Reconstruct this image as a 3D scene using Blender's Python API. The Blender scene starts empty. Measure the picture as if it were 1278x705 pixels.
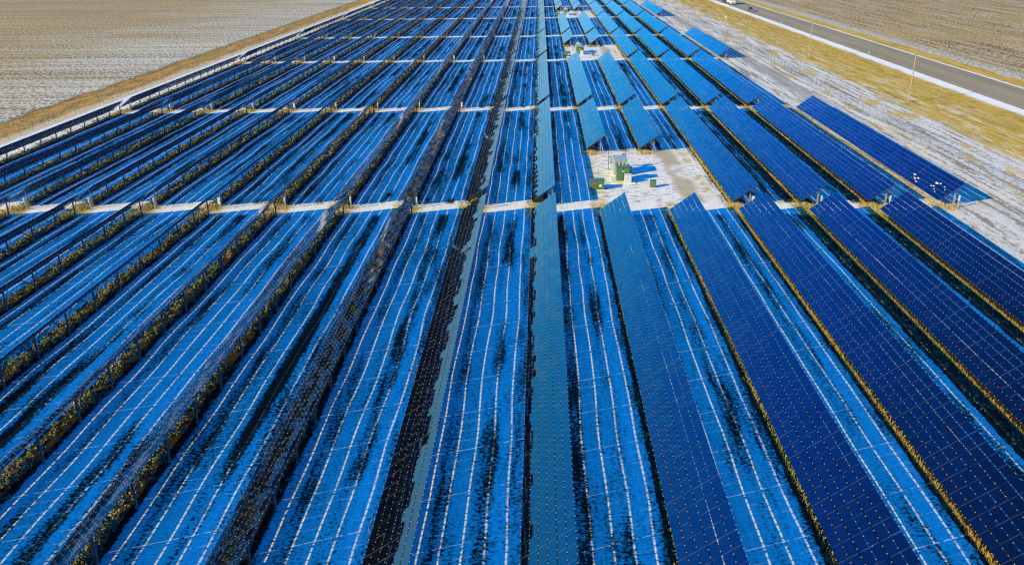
import bpy, bmesh, math, random
import numpy as np
from mathutils import Vector, Matrix

random.seed(7)
rng = np.random.default_rng(11)
sc = bpy.context.scene
COL = sc.collection
R = math.radians

# ------------------------------------------------------------------ numbers of the place (metres)
PITCH = 8.712           # distance between neighbouring rows
X0 = -1.081             # low edge of the row under the camera
TILT = R(36.58)
CT, ST = math.cos(TILT), math.sin(TILT)
H0 = 0.80               # height of the low edge
TIER = 0.634            # module pitch up the slope
MODP = 1.25             # module pitch along the row
SLOPE = 6 * TIER
SEC = 4 * MODP          # one panel section = four modules long
GAPS = [104.0, 172.5, 247.5, 312.5, 387.5, 453.5, 528.0]   # the snowy cross lanes between the blocks of rows
GAPW = 3.4
PADS = (GAPS[0], GAPS[2], GAPS[4])
SUN = Vector((-1.957, -1.2, 1.0)).normalized()

# ------------------------------------------------------------------ helpers
def link(o, parent=None):
    COL.objects.link(o)
    if parent is not None:
        o.parent = parent
    return o

def tag(o, label=None, cat=None, group=None, kind=None):
    if label: o['label'] = label
    if cat: o['category'] = cat
    if group: o['group'] = group
    if kind: o['kind'] = kind
    return o

def empty(name, loc, rz=0.0):
    o = bpy.data.objects.new(name, None)
    o.location = loc
    o.rotation_euler = (0, 0, rz)
    o.empty_display_size = 0.5
    return link(o)

class MB:
    """collects boxes, bars and tubes of one part"""
    def __init__(s):
        s.v = []; s.f = []; s.m = []
    def quadbox(s, pts, mi=0):
        b = len(s.v); s.v += [tuple(p) for p in pts]
        for q in ((3,2,1,0),(4,5,6,7),(0,1,5,4),(1,2,6,5),(2,3,7,6),(3,0,4,7)):
            s.f.append(tuple(b+i for i in q)); s.m.append(mi)
    def box(s, x0, x1, y0, y1, z0, z1, mi=0, M=None):
        p = [Vector(q) for q in ((x0,y0,z0),(x1,y0,z0),(x1,y1,z0),(x0,y1,z0),(x0,y0,z1),(x1,y0,z1),(x1,y1,z1),(x0,y1,z1))]
        if M is not None: p = [M @ q for q in p]
        s.quadbox(p, mi)
    def bar(s, a, b, w, h=None, mi=0):
        a = Vector(a); b = Vector(b); h = h or w
        d = (b-a); L = d.length; d.normalize()
        up = Vector((0,0,1)) if abs(d.z) < .95 else Vector((0,1,0))
        sx = d.cross(up).normalized(); sy = sx.cross(d).normalized()
        M = Matrix(((sx.x,d.x,sy.x,a.x),(sx.y,d.y,sy.y,a.y),(sx.z,d.z,sy.z,a.z),(0,0,0,1)))
        s.box(-w/2, w/2, 0, L, -h/2, h/2, mi, M)
    def tube(s, a, b, r0, r1=None, n=10, mi=0, caps=True):
        r1 = r0 if r1 is None else r1
        a = Vector(a); b = Vector(b); d = (b-a).normalized()
        up = Vector((0,0,1)) if abs(d.z) < .95 else Vector((0,1,0))
        sx = d.cross(up).normalized(); sy = sx.cross(d)
        base = len(s.v)
        for c, r in ((a,r0),(b,r1)):
            for i in range(n):
                t = 2*math.pi*i/n
                s.v.append(tuple(c + sx*(r*math.cos(t)) + sy*(r*math.sin(t))))
        for i in range(n):
            j = (i+1) % n
            s.f.append((base+i, base+j, base+n+j, base+n+i)); s.m.append(mi)
        if caps:
            s.f.append(tuple(base+n-1-i for i in range(n))); s.m.append(mi)
            s.f.append(tuple(base+n+i for i in range(n))); s.m.append(mi)
    def prism(s, prof, x0, x1, mi=0):
        """profile in (y,z), extruded along x"""
        n = len(prof); b = len(s.v)
        s.v += [(x0,y,z) for y,z in prof] + [(x1,y,z) for y,z in prof]
        for i in range(n):
            j = (i+1) % n
            s.f.append((b+i, b+j, b+n+j, b+n+i)); s.m.append(mi)
        s.f.append(tuple(b+n-1-i for i in range(n))); s.m.append(mi)
        s.f.append(tuple(b+n+i for i in range(n))); s.m.append(mi)
    def mesh(s, name, mats):
        me = bpy.data.meshes.new(name)
        me.from_pydata(s.v, [], s.f)
        if not isinstance(mats, (list, tuple)): mats = [mats]
        for m in mats: me.materials.append(m)
        me.polygons.foreach_set('material_index', s.m)
        bm = bmesh.new(); bm.from_mesh(me)
        bmesh.ops.recalc_face_normals(bm, faces=bm.faces)
        bm.to_mesh(me); bm.free()
        me.update()
        return me
    def build(s, name, mats, parent=None, bevel=0.0):
        o = bpy.data.objects.new(name, s.mesh(name, mats))
        if bevel:
            md = o.modifiers.new('bevel', 'BEVEL'); md.width = bevel; md.segments = 2; md.limit_method = 'ANGLE'
        return link(o, parent)

def part(name, me, parent, loc=(0,0,0), rot=(0,0,0)):
    o = bpy.data.objects.new(name, me)
    o.location = loc; o.rotation_euler = rot
    return link(o, parent)

# ------------------------------------------------------------------ node helpers
class NT:
    def __init__(s, name):
        s.mat = bpy.data.materials.new(name); s.mat.use_nodes = True
        s.t = s.mat.node_tree; s.b = s.t.nodes['Principled BSDF']
    def n(s, typ, **kw):
        nd = s.t.nodes.new(typ)
        for k, v in kw.items(): setattr(nd, k, v)
        return nd
    def put(s, sock, v):
        if isinstance(v, bpy.types.NodeSocket): s.t.links.new(v, sock)
        elif isinstance(v, (tuple, list)) and len(v) == 3 and sock.type == 'RGBA': sock.default_value = (*v, 1)
        else: sock.default_value = v
    def m(s, op, a, b=None, c=None, clamp=False):
        nd = s.n('ShaderNodeMath', operation=op, use_clamp=clamp)
        s.put(nd.inputs[0], a)
        if b is not None: s.put(nd.inputs[1], b)
        if c is not None: s.put(nd.inputs[2], c)
        return nd.outputs[0]
    def step(s, x, e0, e1):
        nd = s.n('ShaderNodeMapRange', interpolation_type='SMOOTHSTEP')
        s.put(nd.inputs[0], x); s.put(nd.inputs[1], e0); s.put(nd.inputs[2], e1)
        return nd.outputs[0]
    def band(s, x, a, b, w):
        return s.m('MULTIPLY', s.step(x, a-w, a+w), s.m('SUBTRACT', 1.0, s.step(x, b-w, b+w)))
    def pos(s):
        g = s.n('ShaderNodeNewGeometry')
        sp = s.n('ShaderNodeSeparateXYZ'); s.t.links.new(g.outputs['Position'], sp.inputs[0])
        return g.outputs['Position'], sp.outputs[0], sp.outputs[1], sp.outputs[2]
    def vec(s, x, y, z=0.0):
        c = s.n('ShaderNodeCombineXYZ'); s.put(c.inputs[0], x); s.put(c.inputs[1], y); s.put(c.inputs[2], z)
        return c.outputs[0]
    def sc(s, v, k):
        nd = s.n('ShaderNodeVectorMath', operation='MULTIPLY'); s.put(nd.inputs[0], v); nd.inputs[1].default_value = k
        return nd.outputs[0]
    def noise(s, v, scale, detail=3.0, rough=.55, dist=0.0):
        nd = s.n('ShaderNodeTexNoise', noise_dimensions='3D')
        s.put(nd.inputs['Vector'], v); nd.inputs['Scale'].default_value = scale
        nd.inputs['Detail'].default_value = detail; nd.inputs['Roughness'].default_value = rough
        nd.inputs['Distortion'].default_value = dist
        return nd.outputs['Fac']
    def mix(s, f, a, b):
        nd = s.n('ShaderNodeMix', data_type='RGBA')
        s.put(nd.inputs[0], f); s.put(nd.inputs[6], a); s.put(nd.inputs[7], b)
        return nd.outputs[2]
    def ramp(s, f, stops):
        nd = s.n('ShaderNodeValToRGB'); e = nd.color_ramp.elements
        while len(e) < len(stops): e.new(0.5)
        for el, (p, c) in zip(e, stops): el.position = p; el.color = (*c, 1)
        s.put(nd.inputs[0], f); return nd.outputs[0]
    def bump(s, h, strength, dist):
        nd = s.n('ShaderNodeBump'); s.put(nd.inputs['Height'], h)
        nd.inputs['Strength'].default_value = strength; nd.inputs['Distance'].default_value = dist
        s.t.links.new(nd.outputs[0], s.b.inputs['Normal'])

def simple(name, col, rough=.5, metal=0.0, spec=.5, var=.12, scale=3.0, ior=None):
    k = NT(name); p, x, y, z = k.pos()
    f = k.noise(p, scale, 4)
    c1 = tuple(c*(1-var) for c in col); c2 = tuple(min(1, c*(1+var)) for c in col)
    k.put(k.b.inputs['Base Color'], k.mix(k.step(f, .35, .65), c1, c2))
    k.b.inputs['Roughness'].default_value = rough
    k.b.inputs['Metallic'].default_value = metal
    k.b.inputs['Specular IOR Level'].default_value = spec
    if ior: k.b.inputs['IOR'].default_value = ior
    return k.mat

SNOW = (.78, .78, .84)
SNOW2 = (.66, .67, .73)

# ------------------------------------------------------------------ materials
def m_ground():
    k = NT('ground_snow_and_grass'); P, x, y, z = k.pos()
    w1 = k.noise(P, .09, 3); w2 = k.noise(P, .6, 4)
    wob = k.m('ADD', k.m('MULTIPLY', k.m('SUBTRACT', w1, .5), 5.0), k.m('MULTIPLY', k.m('SUBTRACT', w2, .5), 2.2))
    xw = k.m('ADD', x, wob)
    xs = k.m('ADD', x, k.m('MULTIPLY', k.m('SUBTRACT', w2, .5), 1.6))
    streak = k.noise(k.sc(P, (1.0, .10, 1)), 1.3, 5, .62)
    streakf = k.noise(k.sc(P, (1.0, .16, 1)), 4.0, 4, .6)
    fine = k.noise(k.sc(P, (1, 1.3, 1)), 3.6, 5, .74)
    grit = k.noise(P, 14.0, 2, .6)
    big = k.noise(k.sc(P, (1, .25, 1)), .12, 3)
    # ---- ground between the rows
    rel = k.m('FLOORED_MODULO', k.m('SUBTRACT', k.m('ADD', x, k.m('MULTIPLY', k.m('SUBTRACT', w2, .5), .5)), X0 - 4.46), PITCH)   # 4.46 = low edge
    rowid = k.m('FLOOR', k.m('DIVIDE', k.m('SUBTRACT', x, X0 - 4.46), PITCH))
    wn = k.n('ShaderNodeTexWhiteNoise', noise_dimensions='1D'); k.put(wn.inputs['W'], rowid)
    wn2 = k.n('ShaderNodeTexWhiteNoise', noise_dimensions='1D'); k.put(wn2.inputs['W'], k.m('ADD', rowid, 31.7))
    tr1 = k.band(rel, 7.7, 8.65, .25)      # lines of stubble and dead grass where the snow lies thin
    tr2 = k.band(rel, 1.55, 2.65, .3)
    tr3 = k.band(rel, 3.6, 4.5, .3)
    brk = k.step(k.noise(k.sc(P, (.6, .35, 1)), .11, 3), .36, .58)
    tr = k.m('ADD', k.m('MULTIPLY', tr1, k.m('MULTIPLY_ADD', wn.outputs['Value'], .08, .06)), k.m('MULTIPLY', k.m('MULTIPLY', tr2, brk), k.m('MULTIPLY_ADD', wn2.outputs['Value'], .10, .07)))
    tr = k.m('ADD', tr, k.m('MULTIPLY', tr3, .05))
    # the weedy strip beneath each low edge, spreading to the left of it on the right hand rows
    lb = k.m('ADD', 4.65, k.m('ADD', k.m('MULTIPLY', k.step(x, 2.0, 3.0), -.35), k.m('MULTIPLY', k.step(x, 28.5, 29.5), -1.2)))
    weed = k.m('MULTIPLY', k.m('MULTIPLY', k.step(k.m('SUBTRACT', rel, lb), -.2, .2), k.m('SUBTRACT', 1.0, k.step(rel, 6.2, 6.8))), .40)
    cover = k.m('ADD', k.m('ADD', k.m('MULTIPLY', streak, .35), k.m('MULTIPLY', fine, .65)), k.m('ADD', tr, weed))
    cover = k.m('ADD', cover, k.m('MULTIPLY', k.m('SUBTRACT', big, .5), .34))
    inarr = k.band(x, -90.0, 55, .8)
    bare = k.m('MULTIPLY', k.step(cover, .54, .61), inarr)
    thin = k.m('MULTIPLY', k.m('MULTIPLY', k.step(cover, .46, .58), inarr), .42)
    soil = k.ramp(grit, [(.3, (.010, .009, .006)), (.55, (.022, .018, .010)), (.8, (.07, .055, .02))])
    # dirt greys the snow
    snow = k.mix(k.step(fine, .35, .7), SNOW, SNOW2)
    frost = k.m('MULTIPLY', k.m('MULTIPLY', k.step(k.m('MULTIPLY_ADD', streakf, .6, k.m('MULTIPLY', grit, .4)), .47, .60), inarr), .42)
    snow = k.mix(frost, snow, (.34, .38, .40))
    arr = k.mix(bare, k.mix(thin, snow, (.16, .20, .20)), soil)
    # ---- open ground: pads, gaps, verges
    tan = k.mix(k.step(fine, .3, .7), (.28, .17, .06), (.42, .29, .13))
    gold = k.mix(k.step(fine, .35, .65), (.42, .26, .025), (.60, .40, .055))
    pdm = None
    for g in PADS:
        b = k.m('MULTIPLY', k.band(x, 7.2, 24.0, .7), k.band(y, g-.5, g + 33.5, 1.0))
        pdm = b if pdm is None else k.m('MAXIMUM', pdm, b)
    sandp = k.m('MULTIPLY', k.band(k.m('ADD', x, k.m('MULTIPLY', wob, .5)), 19.0, 21.8, .6), k.step(k.noise(k.sc(P, (1, .6, 1)), .16, 4), .36, .50))
    sand = k.mix(k.step(grit, .3, .7), (.34, .29, .20), (.42, .37, .27))
    edgeg = k.m('MULTIPLY', k.m('SUBTRACT', 1.0, k.band(x, 9.2, 22.6, .8)), k.step(k.noise(P, .5, 4), .45, .6))
    speck = k.step(k.noise(k.sc(P, (.45, 1, 1)), 2.6, 5, .7), .55, .68)
    padc = k.mix(k.m('MULTIPLY', k.step(k.noise(k.sc(P, (.45, 1, 1)), 1.6, 5, .72), .50, .62), .8), snow, k.mix(k.step(grit, .4, .6), tan, (.12, .09, .05)))
    padc = k.mix(k.m('MULTIPLY', edgeg, .8), padc, gold)
    padc = k.mix(k.m('MULTIPLY', sandp, .85), padc, sand)
    arr = k.mix(pdm, arr, padc)
    # grassy feet of the rows in the cross gaps
    ingap = None
    for g in GAPS[:6]:
        q = k.band(y, g - 1.2, g + 3.6, .7); ingap = q if ingap is None else k.m('MAXIMUM', ingap, q)
    gg = k.m('MULTIPLY', k.m('MULTIPLY', k.band(rel, 3.6, 7.4, .6), ingap), k.step(k.noise(P, .9, 4), .38, .55))
    arr = k.mix(k.m('MULTIPLY', ingap, k.m('SUBTRACT', 1.0, gg)), arr, k.mix(k.m('MULTIPLY', speck, .5), snow, tan))
    arr = k.mix(gg, arr, gold)
    # right verge: streaks of snow over gravel
    vs = k.noise(k.sc(P, (1.0, .045, 1)), .95, 5, .65)
    vmix = k.m('ADD', k.m('MULTIPLY', vs, .62), k.m('MULTIPLY', k.noise(k.sc(P, (.8, .5, 1)), 1.7, 5, .7), .38))
    grav = k.mix(k.step(grit, .3, .7), (.15, .14, .13), (.30, .27, .22))
    verge = k.mix(k.step(vmix, .47, .58), k.mix(k.step(fine, .36, .66), snow, (.42, .41, .40)), grav)
    verge = k.mix(k.m('MULTIPLY', k.step(k.noise(k.sc(P, (.5, .14, 1)), .5, 4, .6), .52, .62), k.m('MULTIPLY', k.step(xw, 59, 66), .85)), verge, gold)
    road = k.m('MULTIPLY', k.band(xw, 56.8, 61.0, .8), k.m('MULTIPLY_ADD', k.step(y, 150, 200), .55, .2))
    verge = k.mix(road, verge, (.27, .26, .25))
    # golden roadside grass, paler in streaks
    gs = k.noise(k.sc(P, (1, .07, 1)), .9, 4, .6)
    grass = k.mix(k.step(gs, .35, .65), (.44, .285, .035), (.56, .39, .07))
    grass = k.mix(k.m('MULTIPLY', k.step(fine, .52, .75), .7), grass, (.24, .17, .06))
    grass = k.mix(k.m('MULTIPLY', k.step(k.noise(k.sc(P, (1, .12, 1)), .45, 5, .7), .54, .66), .6), grass, (.58, .46, .22))
    grass = k.mix(k.m('MULTIPLY', k.step(k.noise(k.sc(P, (1, .10, 1)), .30, 5, .65), .53, .64), .75), grass, (.34, .19, .03))
    grass = k.mix(k.m('MULTIPLY', k.step(k.noise(k.sc(P, (.8, .2, 1)), .12, 4, .6), .50, .66), .6), grass, (.38, .33, .04))
    grass = k.mix(k.m('MULTIPLY', k.m('MULTIPLY', k.step(k.noise(k.sc(P, (1, .08, 1)), .7, 5, .7), .50, .60), k.m('SUBTRACT', 1.0, k.step(xw, 80, 90))), .8), grass, (.62, .56, .46))
    grass = k.mix(k.m('MULTIPLY', k.step(k.noise(k.sc(P, (.9, .3, 1)), .55, 5, .75), .52, .62), .6), grass, (.22, .14, .03))
    grassl = k.mix(k.step(k.noise(k.sc(P, (1, .3, 1)), .5, 5, .65), .38, .62), (.52, .30, .04), (.32, .18, .04))
    grassl = k.mix(k.m('MULTIPLY', k.band(xw, -108.4, -106.0, .5), .75), grassl, (.10, .07, .04))
    grassl = k.mix(k.step(k.noise(P, .7, 5, .7), .56, .66), grassl, (.10, .07, .025))
    duff = k.mix(k.step(fine, .3, .7), (.50, .38, .22), (.60, .52, .40))
    # stubble fields
    fn = k.noise(k.sc(P, (1.0, .42, 1)), 1.7, 4, .75)
    fur = k.step(k.noise(k.sc(P, (.015, 1, 1)), .35, 4, .7), .40, .60)
    furr = k.step(k.noise(k.sc(P, (1, .03, 1)), .45, 4, .7), .40, .60)
    fl = k.mix(k.step(k.m('MULTIPLY_ADD', fur, .07, fn), .45, .60), (.12, .08, .035), (.54, .41, .21))
    flp = k.mix(k.step(k.m('MULTIPLY_ADD', fur, .06, fn), .43, .57), (.065, .06, .05), (.62, .585, .50))
    far = k.m('ADD', k.m('MULTIPLY', k.m('ADD', x, 104), -.0075), k.m('MULTIPLY', k.m('SUBTRACT', k.noise(k.sc(P, (.4, 1, 1)), .05, 4), .5), 1.6))
    fleft = k.mix(k.step(far, -.25, .75), flp, fl)
    fr = k.mix(k.step(k.m('MULTIPLY_ADD', furr, .07, k.noise(k.sc(P, (1, .5, 1)), 1.5, 4, .75)), .46, .60), (.05, .034, .016), (.57, .42, .21))
    fr = k.mix(k.m('MULTIPLY', k.step(k.noise(k.sc(P, (.6, .3, 1)), .06, 4, .6), .42, .66), .5), fr, (.40, .28, .10))
    fright = k.mix(k.m('MULTIPLY', k.step(k.noise(k.sc(P, (1, .2, 1)), .15, 4), .5, .7), .35), fr, (.50, .45, .38))
    fright = k.mix(k.m('SUBTRACT', 1.0, k.step(xw, 115.5, 124)), fright, k.mix(k.step(fn, .4, .6), (.20, .17, .14), (.66, .62, .56)))
    # ---- lay the strips side by side from left to right
    c = fleft
    c = k.mix(k.step(xw, -109.0, -106.0), c, grassl)
    c = k.mix(k.step(xw, -99.0, -97.2), c, duff)
    c = k.mix(k.step(xs, -95.8, -94.6), c, snow)
    c = k.mix(k.step(xs, -90.8, -89.8), c, arr)
    c = k.mix(k.step(xs, 44.5, 46.5), c, verge)
    c = k.mix(k.step(xw, 72.5, 76.5), c, grass)
    sn = k.step(k.m('ADD', xs, k.m('MULTIPLY', k.m('SUBTRACT', gs, .5), 4)), 91.8, 93.6)
    c = k.mix(sn, c, k.mix(k.m('MULTIPLY', k.m('MULTIPLY', speck, .6), k.m('SUBTRACT', 1.0, k.step(xs, 92.5, 94.5))), snow, grav))
    c = k.mix(k.step(xs, 109.0, 109.9), c, grass)
    c = k.mix(k.step(xw, 114.0, 115.8), c, fright)
    k.put(k.b.inputs['Base Color'], c)
    k.b.inputs['Roughness'].default_value = .9
    k.b.inputs['Specular IOR Level'].default_value = .15
    infield = k.m('MAXIMUM', k.m('SUBTRACT', 1.0, k.step(x, -107, -104)), k.step(x, 114.5, 116.5))
    open_ = k.m('MULTIPLY_ADD', infield, .10, .04)
    h = k.m('MULTIPLY', k.m('ADD', k.m('MULTIPLY', fn, 1.0), k.m('MULTIPLY', fine, .35)), open_)
    k.bump(h, 1.0, 1.0)
    return k.mat

def m_road():
    k = NT('worn_asphalt'); P, x, y, z = k.pos()
    st = k.noise(k.sc(P, (1, .01, 1)), 1.6, 3, .6); g = k.noise(P, 3.0, 5, .7); b = k.noise(k.sc(P, (.3, .05, 1)), .5, 3)
    c = k.mix(k.step(st, .35, .65), (.23, .185, .115), (.315, .26, .16))
    c = k.mix(k.m('MULTIPLY', k.step(g, .45, .75), .45), c, (.16, .13, .10))
    c = k.mix(k.m('MULTIPLY', k.band(x, 100.2, 103.6, .7), .35), c, (.36, .30, .18))
    c = k.mix(k.m('MULTIPLY', k.step(b, .5, .65), .3), c, (.30, .27, .25))
    k.put(k.b.inputs['Base Color'], c); k.b.inputs['Roughness'].default_value = .85
    k.b.inputs['Specular IOR Level'].default_value = .2
    k.bump(g, .4, .02)
    return k.mat

def m_line():
    k = NT('worn_yellow_paint'); P, x, y, z = k.pos()
    f = k.noise(k.sc(P, (1, .2, 1)), 2.2, 5, .7)
    k.put(k.b.inputs['Base Color'], k.mix(k.step(f, .42, .62), (.42, .33, .10), (.23, .195, .15)))
    k.b.inputs['Roughness'].default_value = .8
    return k.mat

def m_glass():
    k = NT('thin_film_module_glass'); P, x, y, z = k.pos()
    f = k.noise(P, .35, 3); d = k.noise(k.sc(P, (1, .3, 1)), 2.5, 4)
    k.put(k.b.inputs['Base Color'], k.mix(f, (.0008, .0016, .006), (.0014, .003, .010)))
    k.b.inputs['IOR'].default_value = 1.85
    k.put(k.b.inputs['Roughness'], k.m('MULTIPLY_ADD', d, .05, .012))
    k.b.inputs['Specular IOR Level'].default_value = .5
    k.bump(k.noise(P, .9, 2), .02, .05)
    return k.mat

def m_weed():
    k = NT('weed_leaves'); P, x, y, z = k.pos()
    g = k.n('ShaderNodeNewGeometry'); rnd = g.outputs['Random Per Island']
    pat = k.noise(k.sc(P, (1, .5, 1)), .45, 4, .6)
    f = k.m('ADD', k.m('MULTIPLY', rnd, .55), k.m('MULTIPLY_ADD', pat, 1.5, -.45))
    c = k.ramp(f, [(.10, (.04, .10, .04)), (.32, (.105, .21, .09)), (.52, (.22, .32, .19)), (.66, (.28, .25, .15)), (.80, (.23, .13, .08)), (1, (.44, .48, .37))])
    k.put(k.b.inputs['Base Color'], c); k.b.inputs['Roughness'].default_value = .7
    k.b.inputs['Specular IOR Level'].default_value = .25
    return k.mat

def m_straw(name='dry_grass_blades', dim=1.0):
    k = NT(name); P, x, y, z = k.pos()
    g = k.n('ShaderNodeNewGeometry'); rnd = g.outputs['Random Per Island']
    pat = k.noise(k.sc(P, (.2, .35, 1)), .22, 3)
    f = k.m('ADD', k.m('MULTIPLY', rnd, .5), k.m('MULTIPLY_ADD', pat, 1.6, -.55))
    c = k.ramp(f, [(.1, (.17, .21, .05)), (.35, (.36, .32, .11)), (.6, (.50, .37, .14)), (.85, (.40, .26, .11)), (1, (.60, .52, .33))])
    if dim < 1: c = k.mix(1.0-dim, c, (.10, .07, .02))
    k.put(k.b.inputs['Base Color'], c); k.b.inputs['Roughness'].default_value = .7
    k.b.inputs['Specular IOR Level'].default_value = .2
    return k.mat

def m_mesh():
    k = NT('chain_link_mesh'); P, x, y, z = k.pos()
    u = k.m('ADD', y, z); v = k.m('SUBTRACT', y, z)
    def ln(a):
        fr = k.m('FRACT', k.m('MULTIPLY', a, 9.0)); return k.m('LESS_THAN', fr, .06)
    w = k.m('MAXIMUM', ln(u), ln(v))
    k.b.inputs['Base Color'].default_value = (.30, .30, .30, 1)
    k.b.inputs['Metallic'].default_value = .3; k.b.inputs['Roughness'].default_value = .5
    k.put(k.b.inputs['Alpha'], w)
    return k.mat

M = {
 'ground': m_ground(), 'road': m_road(), 'line': m_line(), 'glass': m_glass(), 'weed': m_weed(), 'straw': m_straw(), 'mesh': m_mesh(), 'tussock': m_straw('tussock_blades', .5),
 'clip': simple('bare_aluminium', (.36, .46, .68), .45, .0, .5),
 'back': simple('module_back_glass', (.012, .035, .13), .22, 0, .5, .15, .8, 1.7),
 'edge': simple('ground_glass_edge', (.20, .25, .30), .4),
 'galv': simple('galvanised_steel', (.40, .40, .41), .45, .15, .5, .12, 6),
 'galvdark': simple('dark_and_shaded_steel', (.16, .165, .17), .5, .3, .5, .15, 5),  # dark steel; on the row posts its darkness stands in for panel shade
 'boxwhite': simple('white_powder_coat', (.50, .55, .66), .4, 0, .5, .05, 4),
 'boxgrey': simple('grey_powder_coat', (.28, .34, .40), .45, 0, .5, .06, 4),
 'green': simple('green_cabinet_paint', (.06, .15, .075), .45, 0, .5, .12, 2.5),
 'teal': simple('teal_cabinet_paint', (.05, .22, .19), .45, 0, .5, .12, 2.5),
 'red': simple('red_label', (.55, .04, .03), .5), 'white': simple('white_label', (.8, .8, .78), .5),
 'yellow': simple('yellow_label', (.7, .5, .04), .5),
 'concrete': simple('pad_concrete', (.58, .57, .54), .85, 0, .2, .1, 3),
 'wood': simple('weathered_pole_wood', (.30, .26, .24), .85, 0, .2, .2, 4),
 'porcelain': simple('grey_porcelain', (.45, .42, .40), .3),
 'tealpost': simple('teal_plastic', (.10, .42, .42), .5),
 'truck': simple('white_truck_paint', (.78, .79, .80), .35, 0, .5, .04, 2),
 'carpaint': simple('dark_car_paint', (.012, .016, .035), .25, 0, .6, .1, 2),
 'carglass': simple('vehicle_glass', (.01, .012, .015), .06, 0, .6, .1, 2),
 'rubber': simple('tyre_rubber', (.02, .02, .02), .8), 'chrome': simple('bright_trim', (.6, .6, .6), .25, .8),
 'lamp': simple('headlamp_lens', (.75, .75, .72), .15), 'amber': simple('amber_lens', (.7, .25, .02), .2),
 'snow': simple('snow_crust', SNOW, .8, 0, .2, .05, 4),
}

# ------------------------------------------------------------------ the ground
def undul(X, Y):
    z = np.zeros_like(X)
    r = np.random.default_rng(5)
    for _ in range(16):
        lx, ly = r.uniform(5, 22), r.uniform(9, 40)
        z += np.sin(2*np.pi*(X/lx*r.choice([-1, 1]) + Y/ly) + r.uniform(0, 6.28)) * r.uniform(.35, 1) * .011
    fade = np.clip((X+97)/6, 0, 1) * np.clip((66-X)/6, 0, 1)
    pad = np.ones_like(X)
    for g in PADS:
        d = np.maximum(np.abs(X-14)-7, np.abs(Y-g-11)-10)
        pad = np.minimum(pad, np.clip(d/4, 0, 1))
    return z*fade*pad

def make_ground():
    xs = np.concatenate([[-4000,-1500,-700,-350,-200,-130], np.arange(-112, 68, .55), np.arange(68, 126, 3.0), [150,220,400,800,1600,4000]])
    ys = np.concatenate([[-300,-60,0], np.arange(14, 150, .8), np.arange(150, 520, 1.6), [540,600,800,1400,3000,7000]])
    X, Y = np.meshgrid(xs, ys); Z = undul(X, Y)
    nx, ny = len(xs), len(ys)
    co = np.stack([X, Y, Z], -1).reshape(-1, 3)
    i = np.arange(ny-1)[:, None]*nx + np.arange(nx-1)[None, :]
    f = np.stack([i, i+1, i+1+nx, i+nx], -1).reshape(-1, 4)
    me = mesh_np('ground', co, f, M['ground'], True)
    tag(link(bpy.data.objects.new('ground', me)), 'flat snowy farmland carrying the solar rows, with golden grass verges and stubble fields', 'ground', None, 'structure')

def mesh_np(name, co, f, mat, smooth=False):
    me = bpy.data.meshes.new(name)
    n, m = len(co), len(f); k = f.shape[1]
    me.vertices.add(n); me.vertices.foreach_set('co', co.astype(np.float32).ravel())
    me.loops.add(m*k); me.loops.foreach_set('vertex_index', f.astype(np.int32).ravel())
    me.polygons.add(m)
    me.polygons.foreach_set('loop_start', (np.arange(m)*k).astype(np.int32))
    me.polygons.foreach_set('use_smooth', np.full(m, smooth))
    me.materials.append(mat)
    me.update(calc_edges=True); me.validate()
    return me

make_ground()

def sheet(name, x0, x1, y0, y1, zl, mat, label, cat, crown=0.0):
    n = 7; xs = np.linspace(x0, x1, n); ys = np.linspace(y0, y1, 60)
    X, Y = np.meshgrid(xs, ys); u = (X-x0)/(x1-x0)*2-1
    Z = zl + crown*(1-u*u)
    i = np.arange(59)[:, None]*n + np.arange(n-1)[None, :]
    f = np.stack([i, i+1, i+1+n, i+n], -1).reshape(-1, 4)
    o = link(bpy.data.objects.new(name, mesh_np(name, np.stack([X, Y, Z], -1).reshape(-1, 3), f, mat, True)))
    tag(o, label, cat, None, 'structure'); return o
sheet('road', 96.0, 108.6, -200, 3000, .02, M['road'], 'grey brown two lane country road along the right field', 'road', .10)
for cx in (102.1, 102.5):
    sheet('road_marking', cx-.07, cx+.07, -200, 3000, .128, M['line'], 'faded yellow centre line on the country road', 'road marking')

# ------------------------------------------------------------------ solar rows
NV = 5
def slope_pt(s, y, n=0.0):
    return Vector((s*CT - n*ST, y, H0 + s*ST + n*CT))

def modules_into(mb, y0, nmod, r):
    for j in range(nmod):
        for t in range(6):
            s0 = t*TIER + .027; s1 = (t+1)*TIER - .027
            a = y0 + j*MODP + (.012 if j % 4 == 0 else .005); b = y0 + (j+1)*MODP - (.012 if j % 4 == 3 else .005)
            dn = [r.gauss(0, .0024) for _ in range(3)]
            pts = []
            for n in (0.0, .012):
                for (s, y, us, uy) in ((s0,a,-1,-1),(s1,a,1,-1),(s1,b,1,1),(s0,b,-1,1)):
                    pts.append(slope_pt(s, y, n + dn[0]*us + dn[1]*uy*1.5))
            mb.quadbox(pts)
            mb.m[-4] = 1; mb.m[-2] = 1; mb.m[-6] = 2

def rails_into(mb, y0, nmod):
    for j in range(nmod):
        for q in (.26, .74):
            y = y0 + (j+q)*MODP
            mb.bar(slope_pt(.03, y, -.05), slope_pt(SLOPE-.03, y, -.05), .05, .06, 0)
            for t in range(7):
                s = t*TIER
                c = [slope_pt(s+ds, y+dy, n) for n in (.001, .017) for (ds, dy) in ((-.022,-.019),(.022,-.019),(.022,.019),(-.022,.019))]
                mb.quadbox(c, 1)

sec_glass, sec_rail = [], []
for v in range(NV):
    r = random.Random(100+v)
    mb = MB(); modules_into(mb, 0, 4, r); sec_glass.append(mb.mesh('panel_section', [M['glass'], M['edge'], M['back']]))
mb = MB(); rails_into(mb, 0, 4); rail_me = mb.mesh('rail_frame', [M['back'], M['clip']])

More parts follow.
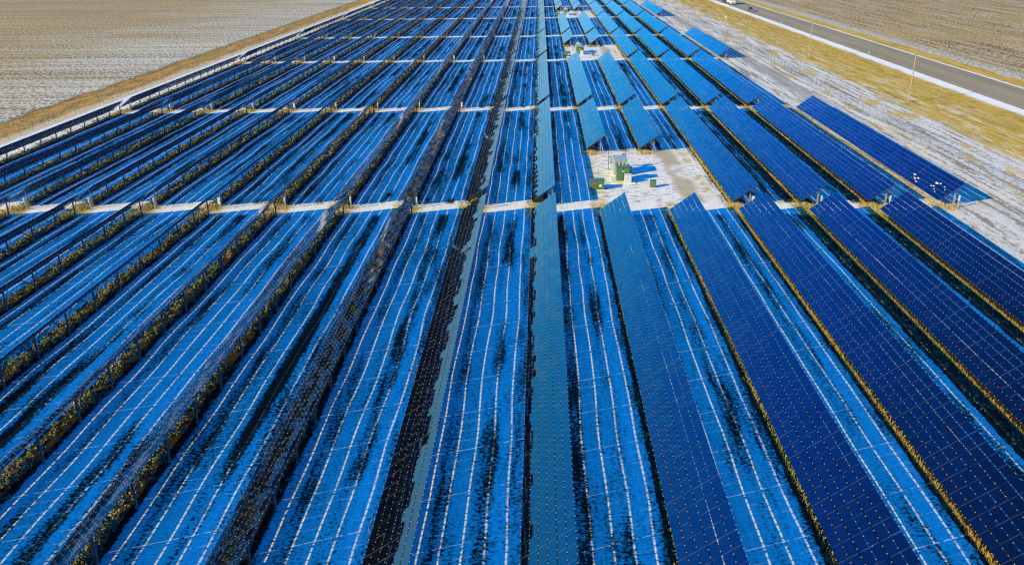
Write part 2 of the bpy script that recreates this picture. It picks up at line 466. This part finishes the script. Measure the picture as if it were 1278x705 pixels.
def purlin_mesh(L):
    out = []
    for s in (.95, 2.85):
        mb = MB(); mb.bar(slope_pt(s, .05, -.14), slope_pt(s, L-.05, -.14), .07, .11); out.append(mb.mesh('purlin', M['galvdark']))
    return out
PX = 2.25; PS = PX/CT
mb = MB()
for (xa, xb, ya, yb) in ((PX-.07, PX-.055, -.06, .06), (PX+.055, PX+.07, -.06, .06), (PX-.055, PX+.055, -.008, .008)):
    mb.box(xa, xb, ya, yb, -.25, H0 + PS*ST - .26)
shaded_post_me = mb.mesh('post', M['galvdark']); sunlit_post_me = mb.mesh('post', M['galv'])  # same steel twice: shade put into the inner posts' colour, sunlight into the end posts'
mb = MB()
mb.bar((PX, .075, .55), slope_pt(.95, .075, -.2), .06, .06)
mb.bar((PX, .075, .95), slope_pt(3.5, .075, -.12), .05, .05)
mb.bar(slope_pt(.5, 0, -.225), slope_pt(3.6, 0, -.225), .08, .09)
brace_me = mb.mesh('brace', M['galvdark'])

array_cache = {}
def array_mesh(ns, v):
    k = (ns, v)
    if k not in array_cache:
        mb = MB(); modules_into(mb, 0, ns, random.Random(500+v+ns)); array_cache[k] = mb.mesh('panel_array', [M['glass'], M['edge'], M['back']])
    return array_cache[k]
def array_rails(nm):
    k = ('r', ns)
    if k not in array_cache:
        mb = MB(); rails_into(mb, 0, ns); array_cache[k] = mb.mesh('rail_frame', [M['back'], M['clip']])
    return array_cache[k]
purl_cache = {}
def purlins(L):
    if L not in purl_cache: purl_cache[L] = purlin_mesh(L)
    return purl_cache[L]

ORD = ['first','second','third','fourth','fifth','sixth','seventh','eighth','ninth','tenth','eleventh']
BLK = ['nearest block', 'second block', 'third block', 'fourth block', 'fifth block', 'sixth block', 'farthest block']
def row_word(k):
    if k == 0: return 'the centre row'
    if k > 0: return ORD[k-1] + ' right of centre'
    return ORD[-k-1] + ' left of centre'
def row_look(k, b):
    if k >= 5: return 'dark navy solar row'
    if k >= 3: return 'deep blue solar row'
    if k >= 1: return 'bright blue solar row'
    if k == 0: return 'pale sky reflecting solar row'
    if k >= -2: return 'black faced solar row'
    if k >= -5: return 'thin edge-on solar row'
    return 'solar row seen from its back'

rows = []      # (k, block, x, y0, y1)
for b in range(7):
    for k in range(-10, 7):
        if k == 6 and b % 2 == 0: continue
        if b == 0 and k < -8: continue
        y1 = GAPS[b] - GAPW/2
        nm = 64 if b == 0 else int(round((GAPS[b]-GAPS[b-1]-GAPW)/MODP))
        if b == 1: nm = 52
        if b % 2 == 1 and k in (1, 2): nm = {1: 28, 3: 22, 5: 22}[b]
        ns = nm//4; L = nm*MODP; y0 = y1 - L; x = X0 + PITCH*k
        rr = random.Random(k*97+b*13+5)
        root = empty('solar_row', (x + rr.uniform(-.03, .03), y0, rr.uniform(-.03, .03)))
        tag(root, '%s, %s, %s of the field' % (row_look(k, b), row_word(k), BLK[b]), 'solar panels', 'rows of tilted solar panels')
        rows.append((k, b, x, y0, y1))
        lean = {-1: .019, 0: -.005}.get(k, 0.0)        # the two middle rows stand a touch flatter and steeper
        def jit(a): return (rr.gauss(0, .0008), lean + rr.gauss(0, a), rr.gauss(0, .0003))
        if b <= 1:
            for i in range(ns):
                sct = part('panel_section', sec_glass[rr.randrange(NV)], root, (0, i*SEC, 0), jit(.0022))
                part('rail_frame', rail_me, sct)
        else:
            a = part('panel_array', array_mesh(nm, rr.randrange(2)), root, (0, 0, 0), (0, lean*.7 + rr.gauss(0, .0025), 0))
            part('rail_frame', array_rails(ns), a)
        for pm in purlins(L): part('purlin', pm, root)
        for i in range(ns+1):
            yy = min(max(i*SEC, .45), L-.45) if i < ns else L-.45
            p = part('post', sunlit_post_me if i == 0 else shaded_post_me, root, (0, yy, 0))
            part('brace', brace_me, p)

# a little snow left lying on the rightmost row
mb = MB()
rs = random.Random(3)
xs6 = X0 + 6*PITCH; y6 = GAPS[0] + GAPW/2
def blob(s, y, w, h):
    n = 9; b = len(mb.v); ph = rs.random()*6
    for n_ in (.013, .035):
        for i in range(n):
            t = 2*math.pi*i/n; q = 1 + .3*math.sin(3*t+ph) + rs.uniform(-.12, .12); q *= (1 if n_ < .02 else .7)
            p = slope_pt(s + w*q*math.cos(t), y6 + y + h*q*math.sin(t), n_); mb.v.append((p.x+xs6, p.y, p.z))
    for i in range(n):
        j = (i+1) % n; mb.f.append((b+i, b+j, b+n+j, b+n+i)); mb.m.append(0)
    mb.f.append(tuple(b+n+i for i in range(n))); mb.m.append(0)
for (s, y, w, h) in ((1.1,8.6,.10,.5),(1.3,10.2,.13,.4),(.9,9.3,.07,.5),(.75,8.9,.06,.35),(.55,8.1,.08,.3),(1.9,4.4,.16,.5),(2.1,3.7,.10,.35),(1.2,4.6,.09,.3),(1.35,4.2,.08,.35),(1.0,3.4,.07,.2),(.8,2.7,.06,.2),(2.0,2.3,.06,.25),(1.7,1.6,.06,.2)):
    blob(s, y, w*.75, h*.75)
tag(mb.build('snow_patches', M['snow']), 'white crusts of snow left on the face of the rightmost solar row', 'snow', None, 'stuff')

# ------------------------------------------------------------------ weeds and dry grass under the rows
def leaf_quads(P, size, up=.35, r=rng):
    n = len(P)
    d = r.normal(size=(n, 3)); d[:, 2] += up; d /= np.linalg.norm(d, axis=1)[:, None]
    a = r.normal(size=(n, 3)); u = np.cross(d, a); u /= np.linalg.norm(u, axis=1)[:, None]; v = np.cross(d, u)
    s = size[:, None]; asp = r.uniform(.45, .9, n)[:, None]
    q = np.stack([P-u*s, P-v*s*asp*.8, P+u*s, P+v*s*asp], 1)
    return q.reshape(-1, 3)

def blade_quads(P, h, w, r=rng):
    n = len(P); t = r.uniform(0, 2*np.pi, n); lean = r.normal(0, .35, (n, 2))
    u = np.stack([np.cos(t), np.sin(t), np.zeros(n)], 1)*w[:, None]
    top = P + np.stack([lean[:, 0]*h, lean[:, 1]*h, h], 1)
    q = np.stack([P-u, P+u, top+u*.35, top-u*.35], 1)
    return q.reshape(-1, 3)

wq, sq = [], []
for (k, b, x, y0, y1) in rows:
    near = {0: 1.0, 1: .55, 2: .3}.get(b, .16)
    L = y1-y0
    if b == 0: y0 = max(y0, 28); L = y1-y0
    if k <= -1:
        hh = {-1: .16, -2: .26}.get(k, .30)
        nc = int(L*(2.0 if k == -1 else 6.5)*(near**.6)*(1 if k > -9 else .6))
        cy = y0 + rng.random(nc)*L; cx = x + np.clip(rng.normal(.95, .5, nc), -.4, 2.2)
        dens = .5+.5*np.sin(cy*.9+k)+.5*np.sin(cy*.37+2*k)
        kp = rng.random(nc) < .62+.6*dens; cy, cx, dens = cy[kp], cx[kp], dens[kp]; nc = len(cy)
        ch = hh*np.clip(.55+.45*dens+rng.normal(0, .2, nc), .2, 1.25)*np.clip(1-.42*np.abs((cx-x-.9)/1.3)**2, .3, 1)
        if k == -1: ch *= .7
        per = int(30*near**.45)
        ci = np.repeat(np.arange(nc), per); n = len(ci)
        rad = rng.random(n)**.5*.36; an = rng.uniform(0, 6.283, n); zz = rng.random(n)**.7
        P = np.stack([cx[ci]+rad*np.cos(an)*(1-.45*zz), cy[ci]+rad*np.sin(an)*(1-.45*zz)*1.25, .02+zz*ch[ci]], 1)
        wq.append(leaf_quads(P, rng.uniform(.05, .105, n)*(near**-.28)))
        # bare stems and seed heads
        ns_ = int(L*3*near); P = np.stack([x+rng.normal(.0, .6, ns_), y0+rng.random(ns_)*L, np.zeros(ns_)], 1)
        sq.append(blade_quads(P, rng.uniform(.3, .75, ns_), rng.uniform(.008, .016, ns_)*(near**-.5)))
    else:
        # low dark weeds left of the low edge, then a thin line of dry grass
        dark, wl = {0: (.15, -.5), 1: (.2, -.5), 2: (.1, -.4), 3: (.05, -.4), 4: (.7, -1.4), 5: (.7, -1.5), 6: (.7, -1.4)}[k]
        nc = int(L*2.4*dark*(near**.6))
        cy = y0 + rng.random(nc)*L; cx = x + rng.uniform(wl, -.3, nc)
        ch = .27*np.clip(.7+rng.normal(0, .25, nc), .2, 1.2)
        per = int(16*near**.4); ci = np.repeat(np.arange(nc), per); n = len(ci)
        rad = rng.random(n)**.5*.38; an = rng.uniform(0, 6.283, n); zz = rng.random(n)
        P = np.stack([cx[ci]+rad*np.cos(an), cy[ci]+rad*np.sin(an)*1.3, .02+zz*ch[ci]*.8], 1)
        wq.append(leaf_quads(P, rng.uniform(.05, .10, n)*(near**-.28)))
        nb = int(L*{0: 10, 1: 20, 2: 45, 3: 100}.get(k, 70)*near)
        P = np.stack([x+rng.normal(.14, .13, nb), y0+rng.random(nb)*L, np.zeros(nb)], 1)
        sq.append(blade_quads(P, rng.uniform(.10, .24, nb), rng.uniform(.012, .024, nb)*(near**-.55)))
    # tufts about the end posts in the cross gaps
    for ye, amp in ((y1, .9), (y0, 1.0)):
        if b == 0 and ye < 60: continue
        nb = int(420*near**.7)
        P = np.stack([x+rng.normal(1.0, .75, nb), ye+rng.normal(0.3 if ye == y1 else -.4, .8, nb), np.zeros(nb)], 1)
        sq.append(blade_quads(P, rng.uniform(.18, .5, nb), rng.uniform(.014, .026, nb)*(near**-.5)))
def quads_obj(name, qs, mat):
    co = np.concatenate(qs); co[:, 2] += undul(co[:, 0].copy(), co[:, 1].copy())
    return link(bpy.data.objects.new(name, mesh_np(name, co, np.arange(len(co)).reshape(-1, 4), mat)))
tag(quads_obj('weeds', wq, M['weed']), 'green and rust brown weeds growing in strips beneath the solar rows', 'weeds', None, 'stuff')
tq = []
# tussocks in the roadside grass and on the left bank
for (xa, xb, n, hm) in ((74.5, 91.0, 42000, .22), (-105.5, -97.2, 20000, .3), (62, 73, 4000, .2)):
    yv = 100 + rng.random(n)**.8*400
    P = np.stack([rng.uniform(xa, xb, n), yv, np.zeros(n)], 1)
    cl = .5+.5*np.sin(P[:, 0]*1.3+np.sin(yv*.11)*2)+rng.normal(0, .3, n)
    P = P[cl > .55]; n = len(P)
    tq.append(blade_quads(P, rng.uniform(.5, 1.2, n)*hm, rng.uniform(.025, .06, n)))
tag(quads_obj('dry_grass', sq, M['straw']), 'golden dry grass along the low panel edges and row ends', 'grass', None, 'stuff')
tag(quads_obj('tussocks', tq, M['tussock']), 'ochre grass tussocks on the roadside verge and the left bank', 'grass', None, 'stuff')

# ------------------------------------------------------------------ combiner boxes at the row ends
def combiner(x, y, label, wide):
    r = empty('combiner_box', (x, y, 0))
    tag(r, label, 'electrical box', 'combiner boxes at the row ends')
    mb = MB(); mb.box(-.05, .05, -.04, .04, -.2, 1.55); mb.box(-.09, .09, -.07, .07, -.02, .03); mb.build('post', M['galv'], r)
    w = .20 if wide else .10
    mb = MB(); mb.box(-w, w, -.165, -.045, .72 if wide else .95, 1.62); c = mb.build('cabinet', M['boxwhite'], r, .015)
    mb = MB(); mb.box(-w+.04, w-.04, -.182, -.167, .78 if wide else 1.0, 1.56); d = mb.build('cabinet_door', M['boxwhite'], c)
    mb = MB(); mb.box(w-.10, w-.07, -.20, -.184, 1.1, 1.22); mb.build('latch', M['galvdark'], d)
    mb = MB(); mb.tube((0, -.10, -.1), (0, -.10, .72 if wide else .95), .03); mb.build('conduit', M['boxgrey'], r)
for b in (1, 2, 3):
    for k in range(-10, 7):
        if k in (0, 1, 2) or (k == 6 and b % 2 == 0) or (b > 1 and k > 0): continue
        x = X0 + PITCH*k + 2.45; y = GAPS[b-1] + GAPW/2 - .25
        wide = (k*7+b*3) % 4 == 0
        combiner(x, y, '%s white electrical box at near end of solar row %s, %s' % ('wide' if wide else 'slim', row_word(k), BLK[b]), wide)

# ------------------------------------------------------------------ transformer pads
def transformer(px, py, word):
    x, y = px, py
    g = empty('concrete_pad', (x, y, 0)); tag(g, 'pale concrete slab under the green transformer on the %s' % word, 'concrete pad', 'transformer pads')
    mb = MB(); mb.box(-1.7, 1.7, -1.9, 1.6, -.2, .14); mb.build('slab', M['concrete'], g, .03)
    t = empty('transformer', (x, y, .14)); tag(t, 'tall green pad mounted transformer with cooling fins on the %s' % word, 'transformer', 'green transformers')
    mb = MB(); mb.box(-.95, .95, -.75, .65, .08, 1.95); mb.box(-.9, .9, -.7, .6, 0, .08); mb.build('tank', M['green'], t, .03)
    mb = MB(); mb.prism([(-.83,1.97),(.73,1.97),(.73,2.06),(-.83,2.14)], -1.0, 1.0); mb.build('lid', M['green'], t)
    for sx in (-.47, .47):
        mb = MB(); mb.box(sx-.44, sx+.44, -.80, -.752, .16, 1.86); d = mb.build('door', M['green'], t, .01)
        mb = MB(); mb.box(sx-(.36 if sx > 0 else -.30), sx-(.30 if sx > 0 else -.36), -.85, -.802, .95, 1.15); mb.build('handle', M['galvdark'], d)
    mb = MB()
    for i in range(7): mb.box(.96, 1.26, -.6+.18*i, -.54+.18*i, .4, 1.7)
    mb.box(.952, 1.3, -.68, .62, 1.72, 1.78); mb.build('cooling_fins', M['green'], t)
    for i in range(3):
        mb = MB(); mb.tube((-.5+.5*i, .2, 2.06), (-.5+.5*i, .2, 2.55), .09, .05)
        for q in range(3): mb.tube((-.5+.5*i, .2, 2.16+.12*q), (-.5+.5*i, .2, 2.19+.12*q), .14)
        mb.build('bushing', M['porcelain'], t)
    mb = MB(); mb.box(-.15, .15, -.815, -.802, 1.3, 1.5); mb.build('warning_label', M['yellow'], t)
    c = empty('control_cabinet', (x+.62, y-1.38, .14)); tag(c, 'light grey control cabinet in front of the green transformer on the %s' % word, 'cabinet', 'grey control cabinets')
    mb = MB(); mb.box(-.5, .5, -.3, .3, 0, 1.1); mb.prism([(-.34,1.102),(.34,1.102),(.34,1.16),(-.34,1.13)], -.54, .54); mb.build('cabinet', M['boxwhite'], c, .015)
    for sx in (-.24, .24):
        mb = MB(); mb.box(sx-.22, sx+.22, -.322, -.302, .06, 1.04); mb.build('door', M['boxwhite'], c)
    mb = MB(); mb.box(-.06, -.03, -.345, -.324, .5, .68); mb.build('handle', M['galvdark'], c)
    v = empty('inverter_cabinet', (x-.1, y+3.3, 0)); tag(v, 'tall grey inverter cabinet standing just behind the green transformer on the %s' % word, 'inverter', 'grey inverter cabinets')
    mb = MB(); mb.box(-1.05, 1.05, -.85, 2.0, -.1, .16); mb.build('base', M['concrete'], v)
    mb = MB(); mb.box(-.95, .95, -.75, 1.9, .165, 2.35); mb.build('body', M['boxgrey'], v, .03)
    mb = MB(); mb.prism([(-.82,2.36),(1.96,2.36),(1.96,2.46),(-.82,2.42)], -1.0, 1.0); mb.build('lid', M['boxgrey'], v)
    for sx in (-.47, .47):
        mb = MB(); mb.box(sx-.43, sx+.43, -.785, -.753, .3, 2.25); mb.build('door', M['boxgrey'], v)
    mb = MB()
    for i in range(6): mb.box(-.8, .8, -.80+.0, -.788, 1.7+.07*i, 1.73+.07*i)
    mb.build('louvre', M['galvdark'], v)
    f = empty('equipment_rack', (x-.35, y+6.2, 0)); tag(f, 'open steel frame carrying white panels behind the grey inverter on the %s' % word, 'equipment rack', 'steel equipment racks')
    for sx in (-1.25, 1.25):
        mb = MB(); mb.box(sx-.05, sx+.05, -.05, .05, 0, 2.9); mb.build('upright', M['galvdark'], f)
    for z in (1.0, 2.0, 2.85):
        mb = MB(); mb.box(-1.2, 1.2, -.03, .03, z-.04, z+.04); mb.build('crossbar', M['galvdark'], f)
    mb = MB(); mb.box(-.45, .65, -.20, -.04, 1.9, 2.75); mb.build('panel_board', M['boxwhite'], f, .015)
    mb = MB(); mb.box(.75, 1.15, -.25, -.04, 1.6, 2.5); mb.build('meter_box', M['teal'], f, .02)
    mb = MB(); mb.box(-1.1, -.6, -.2, -.04, 1.1, 1.8); mb.build('switch_box', M['boxgrey'], f, .015)
    mb = MB(); mb.tube((0, -.1, 0), (0, -.1, 1.9), .04); mb.tube((.95, -.12, 0), (.95, -.12, 1.6), .04); mb.build('conduit', M['boxgrey'], f)
    s = empty('switchgear_cabinet', (x-4.0, y-4.4, 0)); tag(s, 'wide low green cabinet with a red and a white label on the %s' % word, 'cabinet', 'green switchgear cabinets')
    mb = MB(); mb.box(-1.1, 1.1, -.7, .7, -.1, .06); mb.build('base', M['concrete'], s)
    mb = MB(); mb.box(-1.0, 1.0, -.58, .58, .065, 1.28); mb.build('body', M['green'], s, .03)
    mb = MB(); mb.prism([(-.64,1.285),(.62,1.285),(.62,1.40),(-.64,1.34)], -1.05, 1.05); mb.build('lid', M['green'], s)
    for sx in (-.5, .5):
        mb = MB(); mb.box(sx-.46, sx+.46, -.615, -.583, .12, 1.22); mb.build('door', M['green'], s)
    mb = MB(); mb.box(-.62, -.12, -.63, -.617, .86, 1.06); mb.build('red_label', M['red'], s)
    mb = MB(); mb.box(.30, .62, -.63, -.617, .48, .78); mb.build('white_label', M['white'], s)
    j = empty('junction_cabinet', (x+3.9, y-3.7, 0)); tag(j, 'small upright green cabinet beside the sandy track on the %s' % word, 'cabinet', 'small green cabinets')
    mb = MB(); mb.box(-.47, .47, -.35, .35, -.1, .05); mb.build('base', M['concrete'], j)
    mb = MB(); mb.box(-.42, .42, -.3, .3, .055, .98); mb.prism([(-.34,.985),(.34,.985),(.34,1.07),(-.34,1.02)], -.46, .46); mb.build('body', M['green'], j, .02)
    mb = MB(); mb.box(-.37, .37, -.325, -.303, .1, .93); mb.build('door', M['green'], j)
    mb = MB(); mb.box(.22, .26, -.345, -.327, .5, .62); mb.build('handle', M['galvdark'], j)
for g, w in zip(PADS, ('nearest clearing', 'middle clearing', 'farthest clearing')):
    transformer(12.0, g + 15.0, w)

# ------------------------------------------------------------------ fences
def fence(x, ya, yb, step, label, hgt=2.1):
    r = empty('chain_link_fence', (x, ya, 0)); tag(r, label, 'fence')
    n = int((yb-ya)/step)
    mb = MB(); mb.tube((0, 0, -.3), (0, 0, hgt+.05), .035, n=6); pm = mb.mesh('fence_post', M['galvdark'])
    for i in range(n+1): part('fence_post', pm, r, (0, i*step, 0))
    me = bpy.data.meshes.new('wire_mesh'); L = n*step
    me.from_pydata([(.045,0,.05),(.045,L,.05),(.045,L,hgt-.02),(.045,0,hgt-.02)], [], [(0,1,2,3)]); me.materials.append(M['mesh'])
    part('wire_mesh', me, r)
    mb = MB(); mb.tube((0, 0, hgt), (0, L, hgt), .022, n=6); mb.build('top_rail', M['galvdark'], r)
fence(63.8, 60, 380, 3.4, 'grey chain link fence in snow along the right side of the array')
fence(-96.2, 100, 440, 4.0, 'faint chain link fence at the foot of the left grass bank')

# ------------------------------------------------------------------ utility poles, markers
PW = ['nearest', 'second nearest', 'third nearest', 'farthest']
for w, (x, y) in zip(PW, ((77.0, 179.5), (77.1, 250.5), (75.9, 318.0), (76.3, 392.2))):
    r = empty('utility_pole', (x, y, 0)); tag(r, 'slender wooden utility pole in the golden verge, %s of the four' % w, 'utility pole', 'utility poles along the verge')
    mb = MB(); mb.tube((0,0,-.5), (0,0,10.2), .14, .09, 10); mb.build('shaft', M['wood'], r)
    mb = MB(); mb.box(-.75, .75, .115, .22, 9.55, 9.68); mb.build('crossarm', M['wood'], r)
    for sx in (-.65, .65):
        mb = MB(); mb.tube((sx, .167, 9.69), (sx, .167, 9.92), .05, .035, 8); mb.build('insulator', M['porcelain'], r)
    mb = MB(); mb.tube((0, 0, 10.2), (0, 0, 10.4), .05, .03, 8); mb.build('top_pin', M['porcelain'], r)
r = empty('marker_post', (76.1, 361.4, 0)); tag(r, 'short white marker post in the golden verge between two utility poles', 'marker post')
mb = MB(); mb.box(-.12, .12, -.08, .08, -.2, 2.0); mb.build('post', M['boxwhite'], r)
mb = MB(); mb.box(-1.0, .12, -.10, .10, 2.01, 2.35); mb.build('sign_board', M['boxwhite'], r)
for (x, y, w) in ((94.2, 345.0, 'by the far stretch of road'), (95.2, 253.5, 'by the near stretch of road')):
    r = empty('delineator_post', (x, y, 0)); tag(r, 'small teal roadside delineator in the snowy shoulder %s' % w, 'road marker', 'teal roadside delineators')
    mb = MB(); mb.box(-.07, .07, -.03, .03, -.1, 1.25); mb.build('post', M['tealpost'], r)
    mb = MB(); mb.box(-.10, .10, -.05, -.032, .95, 1.22); mb.build('reflector', M['white'], r)

# ------------------------------------------------------------------ vehicles
def wheel(par, x, y, rad, wid):
    mb = MB(); mb.tube((x-wid/2, y, rad), (x+wid/2, y, rad), rad, n=18)
    w = mb.build('wheel', M['rubber'], par)
    s = 1 if x > 0 else -1
    mb = MB(); mb.tube((x+s*wid/2, y, rad), (x+s*(wid/2+.02), y, rad), rad*.58, n=14); mb.build('rim', M['chrome'], w)

t = empty('box_truck', (98.2, 453.0, .09)); tag(t, 'white box truck driving towards the camera on the left lane', 'truck')
mb = MB(); mb.box(-1.25, 1.25, 2.25, 8.2, .95, 3.7); mb.build('cargo_box', M['truck'], t, .05)
mb = MB(); mb.prism([(0,.55),(2.1,.55),(2.1,2.65),(.95,2.65),(.42,1.75),(.0,1.55)], -1.12, 1.12); mb.build('cab', M['truck'], t, .05)
mb = MB(); mb.quadbox([(-1.0,.43,1.74),(1.0,.43,1.74),(1.0,.45,1.73),(-1.0,.45,1.73),(-1.0,.86,2.55),(1.0,.86,2.55),(1.0,.90,2.54),(-1.0,.90,2.54)]); mb.build('windscreen', M['carglass'], t)
for s in (-1, 1):
    mb = MB(); mb.box(min(s*1.125,s*1.14), max(s*1.125,s*1.14), .95, 1.8, 1.7, 2.4); mb.build('side_window', M['carglass'], t)
    mb = MB(); mb.box(s*.85-.17, s*.85+.17, -.04, -.003, .95, 1.15); mb.build('headlight', M['lamp'], t)
    mb = MB(); mb.bar((s*1.12, .6, 1.8), (s*1.35, .5, 1.8), .05); mb.box(s*1.36-.06, s*1.36+.06, .42, .52, 1.5, 2.0); mb.build('mirror', M['rubber'], t)
    wheel(t, s*.98, 1.0, .48, .28); wheel(t, s*.98, 6.6, .48, .28)
mb = MB(); mb.box(-.6, .6, -.03, -.002, 1.0, 1.4); mb.build('grille', M['rubber'], t)
mb = MB(); mb.box(-1.15, 1.15, -.16, -.035, .5, .82); mb.build('bumper', M['chrome'], t)
mb = MB(); mb.box(-.5, .5, 2.1, 8.1, .6, .94); mb.build('chassis', M['rubber'], t)

def car(x, y, label, suv):
    t = empty('car', (x, y, .09)); tag(t, label, 'car')
    hgt = 1.85 if suv else 1.48; L = 5.1 if suv else 4.5
    mb = MB(); mb.prism([(0,.35),(L,.35),(L+.03,.95),(L-.15,1.08),(1.4,1.08),(.25,.95),(-.03,.7)], -.95, .95); mb.build('body', M['carpaint'], t, .07)
    mb = MB(); mb.prism([(1.35,1.085),(L-.25,1.085),(L-.6,hgt),(2.2,hgt)], -.80, .80); mb.build('cabin', M['carpaint'], t, .05)
    mb = MB(); a = (2.2-1.35); z = hgt-1.085
    mb.quadbox([(-.7,1.35+.12*a-.025,1.085+.12*z),(.7,1.35+.12*a-.025,1.085+.12*z),(.7,1.35+.12*a-.005,1.085+.12*z),(-.7,1.35+.12*a-.005,1.085+.12*z),(-.66,1.35+.88*a-.025,1.085+.88*z),(.66,1.35+.88*a-.025,1.085+.88*z),(.66,1.35+.88*a-.005,1.085+.88*z),(-.66,1.35+.88*a-.005,1.085+.88*z)]); mb.build('windscreen', M['carglass'], t)
    for s in (-1, 1):
        mb = MB(); mb.box(min(s*.803,s*.815), max(s*.803,s*.815), 2.2, L-.85, 1.16, hgt-.1); mb.build('side_window', M['carglass'], t)
        mb = MB(); mb.box(s*.68-.17, s*.68+.17, -.075, -.035, .68, .84); mb.build('headlight', M['lamp'], t)
        wheel(t, s*.84, .85, .36, .23); wheel(t, s*.84, L-1.0, .36, .23)
    mb = MB(); mb.box(-.45, .45, -.075, -.035, .66, .82); mb.build('grille', M['rubber'], t)
    mb = MB(); mb.box(-.9, .9, -.10, -.02, .40, .58); mb.build('bumper', M['chrome'], t)
car(97.9, 410.0, 'dark blue car ahead of the white truck on the left lane', True)
car(97.2, 469.0, 'small dark car behind the white truck at the road edge', False)

# ------------------------------------------------------------------ light
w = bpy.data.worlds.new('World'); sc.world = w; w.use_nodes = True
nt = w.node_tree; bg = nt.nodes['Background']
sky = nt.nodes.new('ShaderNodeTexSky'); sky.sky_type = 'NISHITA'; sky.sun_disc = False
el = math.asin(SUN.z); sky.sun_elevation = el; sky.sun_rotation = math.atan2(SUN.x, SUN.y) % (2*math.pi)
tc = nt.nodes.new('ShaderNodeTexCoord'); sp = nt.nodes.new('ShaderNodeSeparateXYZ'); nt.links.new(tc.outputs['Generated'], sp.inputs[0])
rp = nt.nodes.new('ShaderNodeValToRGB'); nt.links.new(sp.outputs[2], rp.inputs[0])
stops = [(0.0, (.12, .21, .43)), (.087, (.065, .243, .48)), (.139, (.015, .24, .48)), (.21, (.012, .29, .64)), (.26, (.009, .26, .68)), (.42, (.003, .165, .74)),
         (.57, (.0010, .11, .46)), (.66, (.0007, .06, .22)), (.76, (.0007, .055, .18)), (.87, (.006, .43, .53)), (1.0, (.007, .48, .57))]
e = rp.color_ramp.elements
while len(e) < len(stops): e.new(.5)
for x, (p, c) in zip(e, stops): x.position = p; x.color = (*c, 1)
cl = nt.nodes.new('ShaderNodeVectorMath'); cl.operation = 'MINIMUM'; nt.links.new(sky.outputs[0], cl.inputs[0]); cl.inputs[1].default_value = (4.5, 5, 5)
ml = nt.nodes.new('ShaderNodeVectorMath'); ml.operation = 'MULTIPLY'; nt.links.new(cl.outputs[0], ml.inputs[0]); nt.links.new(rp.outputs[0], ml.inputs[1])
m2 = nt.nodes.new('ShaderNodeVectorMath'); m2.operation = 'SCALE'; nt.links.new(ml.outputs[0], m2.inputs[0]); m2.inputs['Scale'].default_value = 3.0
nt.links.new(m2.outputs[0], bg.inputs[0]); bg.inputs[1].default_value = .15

ld = bpy.data.lights.new('sun', 'SUN'); ld.energy = 5.0; ld.angle = R(.4); ld.color = (1.0, .76, .11)
lo = bpy.data.objects.new('sun', ld); lo.location = (-60, -30, 60)
lo.rotation_euler = SUN.to_track_quat('Z', 'Y').to_euler(); link(lo)

# ------------------------------------------------------------------ camera
f, pi_, ya, ro, H = 1049.99, .38751, -.035541, -.012730, 32.620
fw = Vector((math.sin(ya)*math.cos(pi_), math.cos(ya)*math.cos(pi_), -math.sin(pi_)))
rt = Vector((math.cos(ya), -math.sin(ya), 0)); up = rt.cross(fw)
r2 = rt*math.cos(ro) + up*math.sin(ro); u2 = -rt*math.sin(ro) + up*math.cos(ro)
cd = bpy.data.cameras.new('camera'); co = bpy.data.objects.new('camera', cd); link(co)
cd.sensor_width = 36; cd.lens = f/1278*36; cd.clip_end = 20000; cd.clip_start = .5
mw = Matrix((r2, u2, -fw)).transposed().to_4x4(); mw.translation = Vector((0, 0, H)); co.matrix_world = mw
sc.camera = co

# ------------------------------------------------------------------ render settings
sc.render.engine = 'CYCLES'
sc.view_settings.view_transform = 'Standard'; sc.view_settings.look = 'None'
sc.view_settings.exposure = .7; sc.view_settings.gamma = 1.0; sc.view_settings.use_curve_mapping = False
cy = sc.cycles
cy.max_bounces = 5; cy.diffuse_bounces = 3; cy.glossy_bounces = 4; cy.transmission_bounces = 2; cy.transparent_max_bounces = 8
cy.caustics_reflective = False; cy.caustics_refractive = False
cy.use_denoising = False
cy.pixel_filter_type = 'BLACKMAN_HARRIS'; cy.filter_width = 1.3
